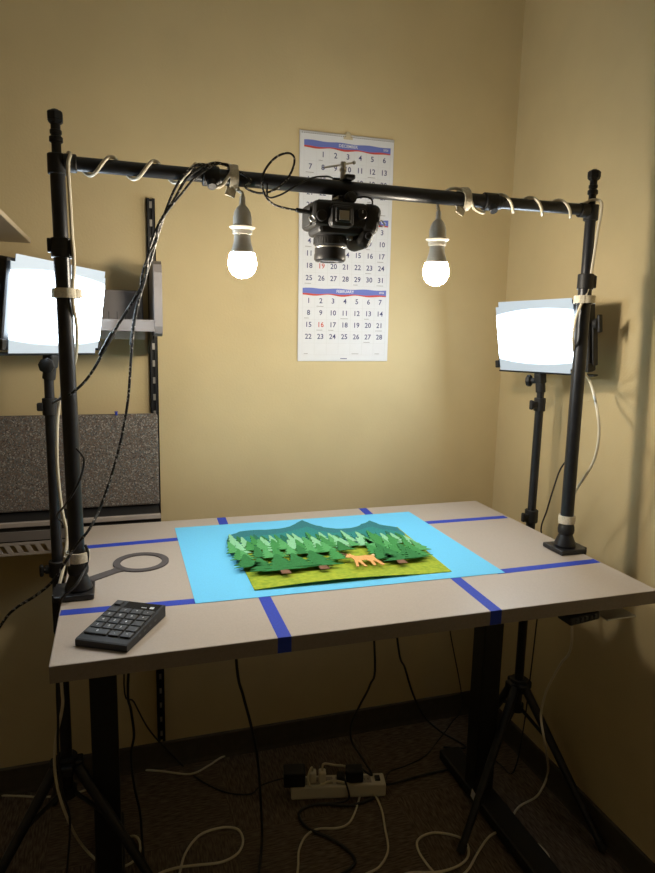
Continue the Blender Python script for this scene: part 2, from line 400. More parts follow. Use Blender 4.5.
def deer():
    b = A(387, 160, ZA+.013); s = .062
    P = [(-.42, .62), (-.36, .70), (-.30, .86), (-.25, .74), (-.20, .90), (-.17, .72), (-.10, .60), (.05, .56), (.30, .58), (.46, .52), (.56, .58), (.54, .44), (.52, .20), (.58, -.10), (.60, -.38), (.50, -.38), (.44, -.08), (.36, .12), (.34, -.15), (.30, -.36), (.22, -.36), (.24, -.02), (.18, .16), (-.02, .18), (-.04, -.10), (-.02, -.38), (-.11, -.38), (-.14, -.05), (-.18, .10), (-.24, -.12), (-.30, -.34), (-.38, -.32), (-.30, .0), (-.24, .30), (-.27, .48), (-.36, .50), (-.46, .54)]
    d = obj('deer', MB().prism([(b.x+x*s*1.1, b.y+y*s*1.15) for x, y in P], ZA+.013, ZA+.0145), FAWN, art)
    obj('tail', MB().prism([(b.x+x*s*1.1, b.y+y*s*1.15) for x, y in ((.50, .58), (.60, .62), (.60, .46), (.53, .44))], ZA+.0146, ZA+.0152), FAWN2, d)
    lab(d, 'orange tan paper deer')
deer()
for x, y in ((335, 140), (322, 137)):
    p = A(x, y, ZA+.004); obj('stump', MB().prism([(p.x-.01, p.y-.006), (p.x+.011, p.y-.008), (p.x+.008, p.y+.010), (p.x-.007, p.y+.009)], ZA+.002, ZA+.004), TRUNK, art)

# ------------------------------------------------------------------ ring cutout and keypad
c = V((-1.241, -.503, 0)); mb = MB(); n = 48; vs = []
hd = (V((-1.352, -.588, 0))-c).normalized()
for z in (DZ, DZ+.003):
    for r in (.062, .0465):
        for k in range(n): vs.append(c+V((cos(2*pi*k/n)*r, sin(2*pi*k/n)*r, z)))
for k in range(n):
    j = (k+1) % n
    mb_f = [[k, j, n+j, n+k], [2*n+k, 2*n+j, 3*n+j, 3*n+k], [k, j, 2*n+j, 2*n+k], [n+k, n+j, 3*n+j, 3*n+k]]
    mb.f += []; mb.sm += []
    if k == 0: FF = []
    FF += mb_f
mb.add(vs, FF)
rg = thing('ring_cutout', 'flat dark grey magnifying glass shaped cutout lying behind the keypad', 'craft cutout', (c.x, c.y, DZ))
obj('ring', mb, DARKG, rg)
w = V((-hd.y, hd.x, 0)); P = []
for d, s in ((.059, .017), (.066, .013), (.074, .0115), (.146, .0125), (.151, .010)): P.append((c+hd*d+w*s))
for d, s in ((.151, .010), (.146, .0125), (.074, .0115), (.066, .013), (.059, .017)): P.append((c+hd*d-w*s))
obj('handle', MB().prism([(p.x, p.y) for p in P], DZ, DZ+.003), DARKG, rg)

kb = Matrix.Rotation(rad(-29.5), 3, 'Z')
kp = thing('number_keypad', 'black number keypad lying near the front left desk corner', 'keypad', (-1.2855, -.848, DZ), basis=kb)
KW, KL = .096, .145
T = Matrix.Rotation(rad(3.2), 3, 'X')
def kz(y): return .020+(y)*.055
prof = [(-KL/2, .0012), (KL/2, .0012), (KL/2, .0225), (KL/2-.003, .024), (-KL/2+.003, .014), (-KL/2, .0125)]
mb = MB(); vs = [(-KW/2, y, z) for y, z in prof]+[(KW/2, y, z) for y, z in prof]; n = len(prof)
mb.add(vs, [[i, (i+1) % n, n+(i+1) % n, n+i] for i in range(n)]+[list(range(n)), list(range(n, 2*n))])
kc = obj('case', mb, BLACKM, kp)
KR = Matrix.Rotation(math.atan2(.010, .144), 3, 'X')
def ktop(y): return .0190+y*(.010/.144)
obj('display_panel', MB().box((.010, .055, ktop(.055)+.0004), (.066, .026, .001), .0004, KR), mat('dark_display', (.02, .022, .025), .15), kp)
mb = MB().box((.031, .052, ktop(.052)+.0011), (.0075, .007, .0004), 0, KR).box((.016, .0505, ktop(.0505)+.0011), (.010, .0022, .0004), 0, KR)
lab(obj('display_print', mb, LEGEND, kp), 'pale marks on the dark display')
keys = []
cw = .0215; rp = .0192
for r in range(5):
    y = .032-r*rp
    if r < 4: keys += [(-.0335+i*.0223, y, cw-.002, s) for i, s in enumerate(['789-', '456+', '123*', '/.=C'][r])] if False else []
rows = [['N', '/', '*', '-'], ['7', '8', '9', '+'], ['4', '5', '6', '('], ['1', '2', '3', ')']]
for r, row in enumerate(rows):
    for i, s in enumerate(row): keys.append((-.0335+i*.0223, .0315-r*rp, .0195, s))
keys += [(-.0223, .0315-4*rp, .042, '0'), (.0112, .0315-4*rp, .0195, '.'), (.0335, .0315-4*rp, .0195, '=')]
keys.append((-.0375, .056, .0125, ''))
for x, y, w_, s in keys:
    k = obj('key', MB().box((x, y, ktop(y)+.0012), (w_, .0165 if s else .014, .0045), .0014, KR), KEYC, kp)
    if s and s not in '()N':
        Mx = Matrix.Translation((x, y, ktop(y)+.0036)) @ KR.to_4x4()
        obj('legend', MB().text(s, .0075, Mx, depth=.0001), LEGEND, k)
for yy in (-.03, -.01, .01, .03): obj('port', MB().box((KW/2, yy, .011), (.001, .009, .004), .0003), BLACKG, kp)
for xx in (-.035, .035):
    for yy in (-.06, .06): obj('rubber_foot', MB().cyl((xx, yy, 0), (xx, yy, .0014), .006), RUBBER, kp)

# ------------------------------------------------------------------ overhead rig
YR = -.64; ZB = 1.7205
xl0, xr0 = -1.3735, -.1925
rig = thing('camera_rig', 'black overhead camera rig of two posts and a crossbar clamped to the desk', 'camera rig', (-.79, YR, DZ))
BL, BR_ = V((-1.368, YR-.016, DZ)), V((-.211, YR-.032, DZ))
TL, TR = V((-1.376, YR, ZB)), V((-.191, YR, ZB+.003))
def on(a, b, z): return a.lerp(b, (z-a.z)/(b.z-a.z))
mb = MB().cyl(V((-1.36, YR, ZB)), V((-1.07, YR, ZB)), .0138).cyl(V((-.475, YR, ZB)), V((-.205, YR, ZB+.002)), .0138)
bm_ = obj('crossbar', MB().cyl((-1.10, YR, ZB), (-.44, YR, ZB), .0152), BLACK, rig)
obj('extension_tube', MB().cyl((-1.368, YR, ZB), (-1.09, YR, ZB), .0130), BLACK, rig)
obj('extension_tube', MB().cyl((-.46, YR, ZB), (-.198, YR, ZB+.002), .0130), BLACK, rig)
for x in (-1.095, -.468):
    k = obj('locking_collar', MB().cyl((x-.016, YR, ZB), (x+.016, YR, ZB), .0195), BLACKM, rig)
    obj('knob', MB().cyl((x, YR-.012, ZB-.012), (x, YR-.022, ZB-.024), .009), BLACKM, k)
for a, b, zc, r1, r2 in ((BL, TL, 1.567, .0134, .0150), (BR_, TR, 1.555, .0125, .0160)):
    p0 = on(a, b, DZ+.060); p1 = on(a, b, zc); p2 = on(a, b, ZB-.002)
    obj('post', MB().cyl(p0, p1, r2), BLACK, rig)
    obj('upper_tube', MB().cyl(p1-V((0, 0, .01)), p2, r1), BLACK, rig)
    k = obj('locking_collar', MB().cyl(on(a, b, zc-.018), on(a, b, zc+.018), .0190).box(on(a, b, zc)+V((.018, -.006, 0)), (.012, .012, .03), .003), BLACKM, rig)
    sgn = -1 if a is BL else 1
    obj('lever', MB().box(on(a, b, zc)+V((sgn*.021, 0, .004)), (.007, .014, .026), .002), BLACKM, k)
    # tee joint, spigot on top
    obj('corner_joint', MB().cyl(p2-V((0, 0, .020)), p2+V((0, 0, .016)), .0170).cyl(V((p2.x-sgn*.012, YR, ZB)), V((p2.x-sgn*.034, YR, ZB)), .0165), BLACKM, rig)
    t = p2+V((0, 0, 0.018 if sgn > 0 else .014))
    s = obj('spigot', MB().cyl(t, t+V((0, 0, .068)), .0085).cyl(t+V((0, 0, .022)), t+V((0, 0, .032)), .0120).cyl(t+V((0, 0, .036)), t+V((0, 0, .044)), .0105), BLACKM, rig)
    obj('spigot_head', MB().cyl(t+V((0, 0, .054)), t+V((0, 0, .060)), .0115, .015, n=6).cyl(t+V((0, 0, .060)), t+V((0, 0, .074)), .015, n=6).cyl(t+V((0, 0, .074)), t+V((0, 0, .079)), .013, .007, n=6), BLACKM, rig)
    # desk clamp
    obj('base_plate', MB().box((a.x-(.008 if sgn < 0 else 0), a.y, DZ+.006), (.076, .078, .012), .003), BLACK, rig)
    obj('base_cone', MB().lathe([(.025, 0), (.027, .003), (.026, .007), (.0185, .026), (.017, .031)], V((a.x, a.y, DZ+.012))), BLACK, rig)
    obj('ball_collar', MB().lathe([(.016, 0), (.0195, .004), (.0205, .013), (.0195, .022), (.0165, .026)], V((a.x, a.y, DZ+.042))), BLACKM, rig)
    ex = DXL-.012 if sgn < 0 else DXR+.012
    obj('clamp', MB().box((ex, a.y, DZ-.028), (.012, .05, .078), .002).box((ex-sgn*.03, a.y, DZ-.066), (.07, .05, .010), .002), BLACK, rig)
    sc = obj('clamp_screw', MB().cyl((ex-sgn*.045, a.y, DZ-.105), (ex-sgn*.045, a.y, DZ-.045), .006).cyl((ex-sgn*.045, a.y, DZ-.038), (ex-sgn*.045, a.y, DZ-.0305), .016), STEEL, rig)
    obj('screw_handle', MB().lathe([(.009, 0), (.016, .004), (.016, .016), (.010, .022)], (ex-sgn*.045, a.y, DZ-.122)), BLACKM, sc)

# ------------------------------------------------------------------ camera and its clamp
cx = -.832; cy = YR-.004
cl = thing('mounting_clamp', 'black clamp with bright steel stud gripping the middle of the crossbar', 'clamp', (cx+.01, YR, ZB))
obj('jaw', MB().box((cx+.022, YR, ZB+.0205), (.022, .044, .010), .003).box((cx+.014, YR+.023, ZB), (.034, .010, .05), .003), BLACKM, cl)
obj('stud', MB().cyl((cx+.012, YR, ZB+.016), (cx+.012, YR, ZB+.053), .0055).cyl((cx+.012, YR, ZB+.033), (cx+.012, YR, ZB+.041), .0075, n=6), STEEL, cl)
obj('lever', MB().path([(cx+.034, YR, ZB+.053), (cx+.012, YR-.002, ZB+.047), (cx-.030, YR-.004, ZB+.037)], .0018).sph((cx+.036, YR, ZB+.053), .004, 12, 8), STEEL, cl)
obj('ball_mount', MB().box((cx+.014, YR+.004, ZB-.0215), (.034, .048, .008), .002).lathe([(.022, 0), (.024, .002), (.024, .005), (.020, .006)], (cx+.010, cy, ZB-.0315)), BLACKG, cl)
obj('tightening_knob', MB().cyl((cx+.018, cy-.014, ZB-.026), (cx+.018, cy-.036, ZB-.024), .0125).cyl((cx+.018, cy-.036, ZB-.024), (cx+.018, cy-.040, ZB-.0235), .0085), BLACKG, cl)
ca = thing('camera', 'black still camera hanging under the crossbar with its lens pointing down', 'camera', (cx, cy, ZB-.15))
ZK = ZB-.0735      # middle of the body
mb = MB()
for i in range(2): pass
body = obj('body', MB().box((cx-.006, cy, ZK+.012), (.118, .098, .052), .010, seg=3).box((cx-.006, cy, ZK-.014), (.092, .088, .024), .008), BLACKM, ca)
obj('viewfinder_hump', MB().box((cx-.010, cy-.056, ZK+.006), (.050, .030, .044), .009).box((cx-.010, cy-.070, ZK+.008), (.034, .010, .030), .004), BLACKM, ca)
obj('hot_shoe', MB().box((cx-.010, cy-.0755, ZK+.006), (.020, .003, .018), .0005), STEEL, ca)
obj('grip', MB().box((cx+.060, cy-.004, ZK+.008), (.042, .096, .062), .016, Matrix.Rotation(rad(8), 3, 'Y'), 4).box((cx+.050, cy-.004, ZK-.030), (.032, .088, .042), .014, Matrix.Rotation(rad(22), 3, 'Y'), 4), RUBBER, ca)
obj('shutter_button', MB().cyl((cx+.052, cy-.049, ZK-.026), (cx+.052, cy-.056, ZK-.028), .007), BLACKG, ca)
d = obj('mode_dial', MB().cyl((cx+.034, cy-.048, ZK+.014), (cx+.034, cy-.062, ZK+.014), .0105, n=28), BLACKG, ca)
obj('dial_mark', MB().box((cx+.034, cy-.0624, ZK+.018), (.0015, .0008, .006)), LEGEND, d)
obj('control_dial', MB().cyl((cx-.050, cy-.048, ZK+.006), (cx-.050, cy-.058, ZK+.006), .011, n=28), BLACKG, ca)
for k in range(3): obj('button', MB().cyl((cx-.028+k*.0, cy-.049, ZK+.030-k*.012), (cx-.028, cy-.053, ZK+.030-k*.012), .0032), BLACKG, ca)
obj('screen', MB().box((cx-.012, cy, ZK+.0395), (.076, .056, .005), .001), GLASSD, ca)
obj('port_cover', MB().box((cx-.066, cy, ZK+.008), (.004, .06, .036), .001), RUBBER, ca)
for sx in (-.068, .082):
    obj('strap_lug', MB().path([(cx+sx, cy-.046, ZK+.006), (cx+sx-.007, cy-.050, ZK+.001), (cx+sx-.003, cy-.053, ZK-.007), (cx+sx+.006, cy-.050, ZK-.003)], .0014, closed=True), STEEL, ca)
lens = obj('lens', MB().lathe([(.0335, 0), (.0345, .004), (.0345, .018), (.0325, .020), (.0325, .036), (.0335, .038), (.0335, .048), (.030, .052), (.027, .052), (.027, .047)], (cx-.014, cy, ZK-.026), (0, 0, -1), 40), BLACKG, ca)
mb = MB()
for k in range(40):
    a = 2*pi*k/40; mb.box((cx-.014+.0345*cos(a), cy+.0345*sin(a), ZK-.037), (.0022, .0022, .012), 0, Matrix.Rotation(a, 3, 'Z'))
obj('focus_ring', mb, RUBBER, lens)
obj('lens_band', MB().lathe([(.0330, 0), (.0332, .0005), (.0332, .002), (.0330, .0025)], (cx-.014, cy, ZK-.048), (0, 0, -1), 40), STEEL, lens)
obj('front_element', MB().sph((cx-.014, cy, ZK-.073), .026, 24, 10, (1, 1, .2)), GLASSD, lens)
obj('release_clip', MB().box((cx+.024, cy-.022, ZK-.030), (.008, .008, .008), .002), STEEL, ca)

# ------------------------------------------------------------------ cords
def cord(name, label, cat, pts, r, m, group=None, **k):
    o = obj(name, MB().path(pts, r, **k), m, origin=pts[0]); return tag(o, label, cat, group)
def helix(x0, x1, turns, ph, rr, zc=ZB, n=10, sgn=1):
    N = max(2, int(turns*n)); out = []
    for i in range(N+1):
        t = i/N; a = ph+sgn*2*pi*turns*t
        out.append(V((x0+(x1-x0)*t, YR+rr*sin(a), zc+rr*cos(a))))
    return out
def Y(px, y): return atY(px, y)
def Z(px, z=.004): return atZ(px, z)

# pendant lamps
def pendant(label, ctop, pts, group='bare bulb lamps hanging from the crossbar'):
    x, z0 = ctop           # z0 : bulb bottom
    t = thing('pendant_lamp', label, 'lamp', (x, YR, z0), group)
    y = YR
    g = obj('bulb', MB().lathe([(.0001, 0), (.010, .0012), (.019, .006), (.0258, .015), (.0288, .026), (.0288, .033), (.0272, .042), (.0245, .050)], (x, y, z0), n=32), BULB, t)
    obj('bulb_collar', MB().lathe([(.0246, .0495), (.0215, .058), (.0175, .072), (.0165, .080), (.0165, .088)], (x, y, z0), n=32), SHELL, g)
    obj('shade_ring', MB().lathe([(.0165, .086), (.0195, .087), (.0200, .091), (.0205, .095), (.0255, .099), (.0262, .101), (.0200, .104), (.0175, .104)], (x, y, z0), n=32), WHITEP, t)
    obj('socket', MB().lathe([(.0180, .103), (.0188, .106), (.0188, .121), (.0178, .123), (.0165, .130), (.0120, .138), (.0080, .142)], (x, y, z0), n=32), SOCK, t)
    obj('strain_relief', MB().lathe([(.0075, .141), (.0062, .146), (.0055, .160), (.0030, .162)], (x, y, z0)), SOCK, t)
    obj('cord', MB().path([(x, y, z0+.158), (x, y+.002, z0+.168)]+pts, .0034, sub=5), CABLEW, t)
    return t
HX0, HT = -.455, 3.15
rr = .0130+.0036; rb = .0152+.0038
# left lamp: up round the bar, spiralling left, down the left post and to the floor
lp = [(-1.037, YR+.014, ZB-.020), (-1.040, YR+rb+.002, ZB), (-1.046, YR+.006, ZB+rb+.002), (-1.054, YR-.016, ZB+.016), (-1.062, YR-rb-.002, ZB), (-1.085, YR-.016, ZB-.022)]
lp += helix(-1.112, -1.356, 3.1, .22*pi, rr+.0014, sgn=-1)[1:]
lp += [V((-1.352, YR-.016, ZB+.012)), V((-1.356, YR-.024, ZB-.01))]
lp += [Y(p, YR-.018) for p in ((70, 200), (72, 235), (74, 262), (73, 300))] + [Y(p, YR+.0) for p in ((77, 330),)] + [Y(p, -.60) for p in ((74, 365),)] + [Y(p, -.52) for p in ((60, 400), (57, 440), (58, 475), (62, 510), (67, 535))] + [Y((64, 565), -.55), Y((57, 598), -.58)]
lp += [Y((57, 640), -.58), Y((62, 690), -.55), Y((62, 710), -.54), Y((55, 745), -.5), Y((56, 780), -.48), Y((66, 815), -.46)]
lp += [Z((82, 845), .06), Z((105, 866)), Z((125, 866)), Z((138, 856)), Z((140, 843), .012), Z((134, 836), .014), Z((122, 842), .012), Z((108, 866), .012), Z((104, 890)), Z((150, 930))]
pendant('lit bare bulb hanging left of the camera, cord spiralling to the left post', (-1.032, 1.527), lp)
rp_ = [(-.590, YR+.014, ZB-.020), (-.584, YR+rb+.002, ZB), (-.570, YR+.010, ZB+rb), (-.548, YR-.006, ZB+rb+.001), (-.530, YR-rb-.001, ZB), (-.512, YR-.010, ZB-rb)]
rp_ += [V((-.485, YR-.004, ZB-.026)), V((-.466, YR+.022, ZB-.010))]
rp_ += helix(HX0, -.209, HT, .27*pi, rr+.0014, sgn=-1)
rp_ += [V((-.197, YR-.008, ZB+.024)), V((-.180, YR-.022, ZB+.014))]
rp_ += [Y(p, YR-.02) for p in ((597, 235), (593, 262), (588, 290), (580, 307), (575, 322), (573, 342))]+[Y((577, 362), YR+.02), Y((590, 382), YR+.06)]
rp_ += [atX(p, -.165) for p in ((597, 410), (599, 435), (594, 460), (584, 478), (575, 492))]
rp_ += [V((-.15, -.58, .93)), V((-.145, -.60, .86))]+[atX(p, -.15) for p in ((572, 640), (560, 665), (547, 690), (541, 715), (545, 745))]
rp_ += [Z((548, 772), .05), Z((538, 795)), Z((520, 806)), Z((513, 818)), Z((520, 832)), Z((540, 846)), Z((549, 858)), Z((543, 864)), Z((528, 852)), Z((515, 842), .012), Z((503, 832), .012), Z((490, 836), .012), Z((478, 852)), Z((466, 872)), Z((440, 890))]
pendant('lit bare bulb hanging right of the camera, cord spiralling to the right post', (-.594, 1.530), rp_)

# hook-and-loop straps
def strap(c, axis, r, w, label, tail=None):
    a = V(axis).normalized(); c = V(c)
    t = thing('cable_strap', label, 'strap', c, 'white straps holding the cords to the rig')
    mb = MB().lathe([(r, -w/2), (r+.003, -w/2), (r+.0034, 0), (r+.003, w/2), (r, w/2)], c, a, 28)
    mb.f = mb.f[:-2]; mb.sm = mb.sm[:-2]      # open band
    obj('band', mb, VELCRO, t)
    if tail is not None: obj('tail', MB().box(c+V(tail[0]), tail[1], .001, tail[2]), VELCRO, t)
strap(on(BL, TL, 1.484)+V((.004, -.003, 0)), TL-BL, .0225, .018, 'white fabric strap round the upper left post, before the left light panel', ((.024, -.012, 0), (.012, .004, .016), Matrix.Rotation(.6, 3, 'Z')))
strap((-1.052, YR-.002, ZB), (1, 0, 0), .0222, .017, 'white fabric strap on the crossbar beside the left bulb', ((-.006, -.012, -.030), (.020, .004, .016), Matrix.Rotation(.3, 3, 'Y')))
strap((-.536, YR-.002, ZB), (1, 0, .12), .0222, .017, 'white fabric strap on the crossbar beside the right bulb', ((-.012, -.012, -.028), (.020, .004, .015), Matrix.Rotation(.5, 3, 'Y')))
strap(on(BL, TL, DZ+.080)+V((.001, 0, 0)), TL-BL, .0200, .020, 'white fabric strap just above the left clamp base', ((-.020, -.016, -.004), (.014, .004, .018), Matrix.Rotation(-.6, 3, 'Z')))
strap(on(BR_, TR, 1.512)+V((-.002, -.004, 0)), TR-BR_, .0220, .018, 'white fabric strap round the upper right post, above the right light panel', ((-.02, -.016, 0), (.012, .004, .018), Matrix.Rotation(-.6, 3, 'Z')))
strap(on(BR_, TR, DZ+.080), TR-BR_, .0172, .020, 'white fabric strap just above the right clamp base')

# ------------------------------------------------------------------ LED panels and their stands
def stand(px, py, label, feet, ztop, cols, knobs, hub):
    t = thing('light_stand', label, 'light stand', (px, py, 0), 'light stands for the two panels')
    P = lambda z, dx=0, dy=0: V((px+dx, py+dy, z))
    z1, z2 = cols
    obj('lower_tube', MB().cyl(P(hub-.09), P(z1), .0138), BLACK, t)
    obj('middle_tube', MB().cyl(P(z1-.01), P(z2), .0122), BLACK, t)
    obj('upper_tube', MB().cyl(P(z2-.01), P(ztop), .0105), BLACK, t)
    for z in (z1, z2):
        k = obj('locking_collar', MB().cyl(P(z-.022), P(z+.016), .0195 if z == z1 else .0165).box(P(z-.003, -.020, -.004), (.014, .016, .018), .003), BLACKM, t)
        if z in knobs: obj('knob', MB().cyl(P(z-.003, -.022, -.006), P(z-.003, -.030, -.008), .006).box(P(z-.003, -.034, -.009), (.009, .014, .028), .004), BLACKM, k)
    obj('hub', MB().cyl(P(hub-.012), P(hub+.022), .026).box(P(hub), (.078, .034, .026), .005).box(P(hub), (.034, .078, .026), .005), BLACKM, t)
    low = hub-.075
    obj('slider', MB().cyl(P(low-.012), P(low+.012), .021), BLACKM, t)
    for fx, fy in feet:
        f = V((fx, fy, .012)); d = (V((fx, fy, 0))-V((px, py, 0))).normalized()
        top = P(hub)+d*.028
        L = MB(); ax = (f-top).normalized(); side = ax.cross(d).normalized()
        L.cyl(top, top.lerp(f, .97), .0135, .0105)
        lg = obj('leg', L, BLACK, t)
        obj('rubber_foot', MB().cyl(f-ax*.022, f+ax*.004, .0125), RUBBER, lg)
        mid = top.lerp(f, .38)
        obj('brace', MB().path([P(low)+d*.020, mid], .0055, n=8), BLACK, t)
def panel(label, c, a, t, s, roll, w, h, knob_side, short, mx):
    n = V((s*cos(a)*cos(t), -sin(a)*cos(t), -sin(t)))
    Yc = -n; Xc = Yc.cross(V((0, 0, 1))).normalized(); Zc = Xc.cross(Yc)
    B = Matrix((Xc, Yc, Zc)).transposed() @ Matrix.Rotation(roll, 3, 'Y')
    p = thing('led_panel', label, 'light panel', c, 'video light panels on stands', basis=B)
    obj('housing', MB().box((0, .018, 0), (w, .030, h), .006).box((0, .036, 0), (w*.8, .012, h*.75), .005), BLACKM, p)
    mb = MB(); nn = 7
    for k in range(nn): mb.box((-w*.3+k*w*.1, .043, 0), (.006, .004, h*.55), .001)
    obj('cooling_fin', mb, BLACKM, p)
    # paper diffuser taped over the front: wide sheet, notched corners
    ww, hh, k = w/2-.003, h/2+.005, .012
    xr = ww-short
    poly = [(-ww+k, -hh), (xr-k, -hh), (xr-k, -hh+k), (xr, -hh+k), (xr, hh-k*1.2), (xr-.004, hh-k*1.2), (xr-.004, hh), (-ww+k, hh+.003), (-ww+k, hh-k), (-ww, hh-k)]
    Mx = Matrix(((1, 0, 0, 0), (0, 0, 1, 0), (0, 1, 0, 0), (0, 0, 0, 1)))
    obj('diffuser_sheet', MB().prism(poly, -.004, -.0025, Mx), DIFF, p)
    for sx in (-1, 1):
        obj('clip', MB().box((sx*(w/2), .004, -h/2+.012), (.012, .020, .022), .002), BLACKM, p)
        y = obj('yoke', MB().box((sx*(w/2+.006), .020, -.02), (.005, .018, h*.62), .0015), BLACKM, p)
        if sx == knob_side:
            obj('knob', MB().cyl((sx*(w/2+.008), .020, .03), (sx*(w/2+.020), .020, .03), .014, n=10).box((sx*(w/2+.022), .020, .03), (.008, .014, .046), .003), BLACKM, y)
    obj('yoke_bar', MB().box((0, .020, -h/2-.010), (w+.017, .018, .005), .0015), BLACKM, p)
    m = obj('swivel_mount', MB().box((mx, .020, -h/2-.026), (.026, .026, .032), .004).cyl((mx, .020, -h/2-.040), (mx, .020, -h/2-.068), .014), BLACKM, p)
    obj('knob', MB().cyl((mx-.012, .012, -h/2-.034), (mx-.024, .007, -h/2-.034), .008).lathe([(.012, 0), (.017, .003), (.017, .012), (.012, .015)], (mx-.022, .008, -h/2-.034), (-1, -.4, 0), 8), BLACKM, m)
    return B
aR, tR = rad(10), rad(6)
cR = V((-.145, -.406, 1.421))
BR2 = panel('glowing light panel on the right stand, near the right wall', cR, aR, tR, -1, rad(-1.5), .340, .190, 1, .040, -.017)
aL, tL = rad(35), rad(8)
cL = V((-1.3995, -.450, 1.4585))
BL2 = panel('glowing light panel on the left stand, behind the left post', cL, aL, tL, 1, rad(1.5), .303, .182, -1, 0, .015)
pR = cR+BR2 @ V((-.017, .020, -.095-.068)); pL = cL+BL2 @ V((.015, .020, -.091-.068))
stand(pR.x, pR.y, 'black tripod light stand between the desk and the right wall', [(-.415, -.605), (-.027, -.71), (-.075, -.13)], pR.z+.01, (.892, 1.228), (.892, 1.228), .342)
stand(pL.x, pL.y, 'black tripod light stand beside the left desk edge', [(-1.66, -.52), (-1.20, -.545), (-1.50, -.09)], pL.z+.01, (.863, 1.245), (.863,), .352)

# ------------------------------------------------------------------ calendar
CX, CZ, CW, CH = -.7435, 2.013, .305, .686
cal = thing('wall_calendar', 'white three month wall calendar hanging on the back wall', 'calendar', (CX+CW/2, 0, CZ-CH))
obj('backing', MB().bx((CX, -.004, CZ-CH), (CX+CW, -.001, CZ), .0008), WHITE, cal)
for k, (za, zb_) in enumerate(((0, .242), (.242, .4585), (.4585, CH))):
    obj('month_page', MB().bx((CX+.001, -.0062+.0006*k, CZ-zb_+.001), (CX+CW-.001, -.004, CZ-za-.003 if k == 0 else CZ-za), .0004), WHITE, cal)
mb = MB()
for k in range(44): mb.bx((CX+.006+k*.0068, -.0072, CZ-.0085), (CX+.0095+k*.0068, -.004, CZ-.0062))
obj('binding_holes', mb, GREYM, cal)
obj('hanger_tab', MB().cyl((CX+CW/2, -.0075, CZ-.002), (CX+CW/2, -.0035, CZ-.002), .0095).box((CX+CW/2, -.0055, CZ-.010), (.03, .003, .01), .0008), mat('clear_beige_tab', (.55, .48, .33), .4), cal)
TX = Matrix(((1, 0, 0, 0), (0, 0, -1, 0), (0, 1, 0, 0), (0, 0, 0, 1)))     # text facing -Y
names = (('DECEMBER', '2025', 1, 31, ()), ('JANUARY', '2026', 4, 31, (19,)), ('FEBRUARY', '2026', 0, 28, (16,)))
NAVYT, REDT, WHT = MB(), MB(), MB()
x0 = CX+.0135; hw = CW-.0255; cwid = hw/7
for k, (nm, yr, first, nd, reds) in enumerate(names):
    zt = CZ-.0270-.2165*k; yf = -.0064+.0006*k
    # wavy header band with a red ribbon under it
    up = [(x0, zt)]; N = 24
    top = [(x0+hw*i/N, zt+.0012*sin(i*.8)) for i in range(N+1)]; bot = [(x0+hw*i/N, zt-.0165+.0012*sin(i*.9+1)) for i in range(N+1)]
    Mx = Matrix(((1, 0, 0, 0), (0, 0, 1, 0), (0, 1, 0, 0), (0, 0, 0, 1)))
    hb = obj('header_band', MB().prism(top+bot[::-1], yf-.0003, yf+.0002, Mx), BLUEI, cal)
    b2 = [(x, z-.0045-.0015*sin(i*.7)) for i, (x, z) in enumerate(bot)]
    obj('header_ribbon', MB().prism(bot+b2[::-1], yf-.0002, yf+.0002, Mx), REDI, cal)
    t = MB().text(nm, .0125, Matrix.Translation((x0+hw/2, yf-.0005, zt-.008)) @ TX)
    t.text(yr, .0085, Matrix.Translation((x0+hw-.016, yf-.0005, zt-.008)) @ TX)
    obj('month_name', t, WHITE, hb)
    nt, rt, gt, st = MB(), MB(), MB(), MB()
    for r in range(6):
        z = zt-.0215-.0369*r
        if z > zt-.207: gt.bx((x0, yf-.0001, z-.0002), (x0+hw, yf+.0003, z+.0002))
    for c_ in range(8): gt.bx((x0+c_*cwid-.0002, yf-.0001, zt-.0215-.0369*5), (x0+c_*cwid+.0002, yf+.0003, zt-.0215))
    obj('grid_lines', gt, GREYI, cal)
    for dday in range(1, nd+1):
        i = first+dday-1; r, c_ = divmod(i, 7)
        Mt = Matrix.Translation((x0+(c_+.5)*cwid, yf-.0002, zt-.0385-.0369*r)) @ TX
        dt = obj('date_number', MB().text(str(dday), .0222, Mt), REDI if dday in reds else NAVY, cal)
        if dday in reds: lab(dt, 'red date number')
    for c_, r in ((0, 1), (0, 4), (1, 0), (3, 1), (5, 3), (2, 2), (4, 4), (6, 2), (1, 2), (6, 4), (5, 1)):
        st.bx((x0+c_*cwid+.006, yf-.0001, zt-.0215-.0369*(r+1)+.003), (x0+c_*cwid+.006+random.uniform(.012, .026), yf+.0003, zt-.0215-.0369*(r+1)+.0042))
    obj('small_print', st, GREYM, cal)
obj('footer_print', MB().bx((CX+CW/2-.011, -.0054, CZ-CH+.007), (CX+CW/2+.011, -.0049, CZ-CH+.0092)), NAVY, cal)

cal.rotation_euler.y = -.0062; cal.location.x += .0045

# ------------------------------------------------------------------ wall shelving on the left
rail = thing('shelf_rail', 'black slotted shelf rail standing up the back wall at left', 'shelf rail', (-1.178, 0, .1))
obj('channel', MB().bx((-1.190, -.016, .10), (-1.187, 0, 1.78)).bx((-1.169, -.016, .10), (-1.166, 0, 1.78)).bx((-1.190, -.004, .10), (-1.166, 0, 1.78)).bx((-1.190, -.016, .10), (-1.1815, -.014, 1.78)).bx((-1.1745, -.016, .10), (-1.166, -.014, 1.78)), BLACK, rail)
mb = MB()
for k in range(34): mb.bx((-1.182, -.0158, .12+k*.0495), (-1.174, -.0140, .138+k*.0495))
obj('slot_bridges', mb, STEEL, rail)
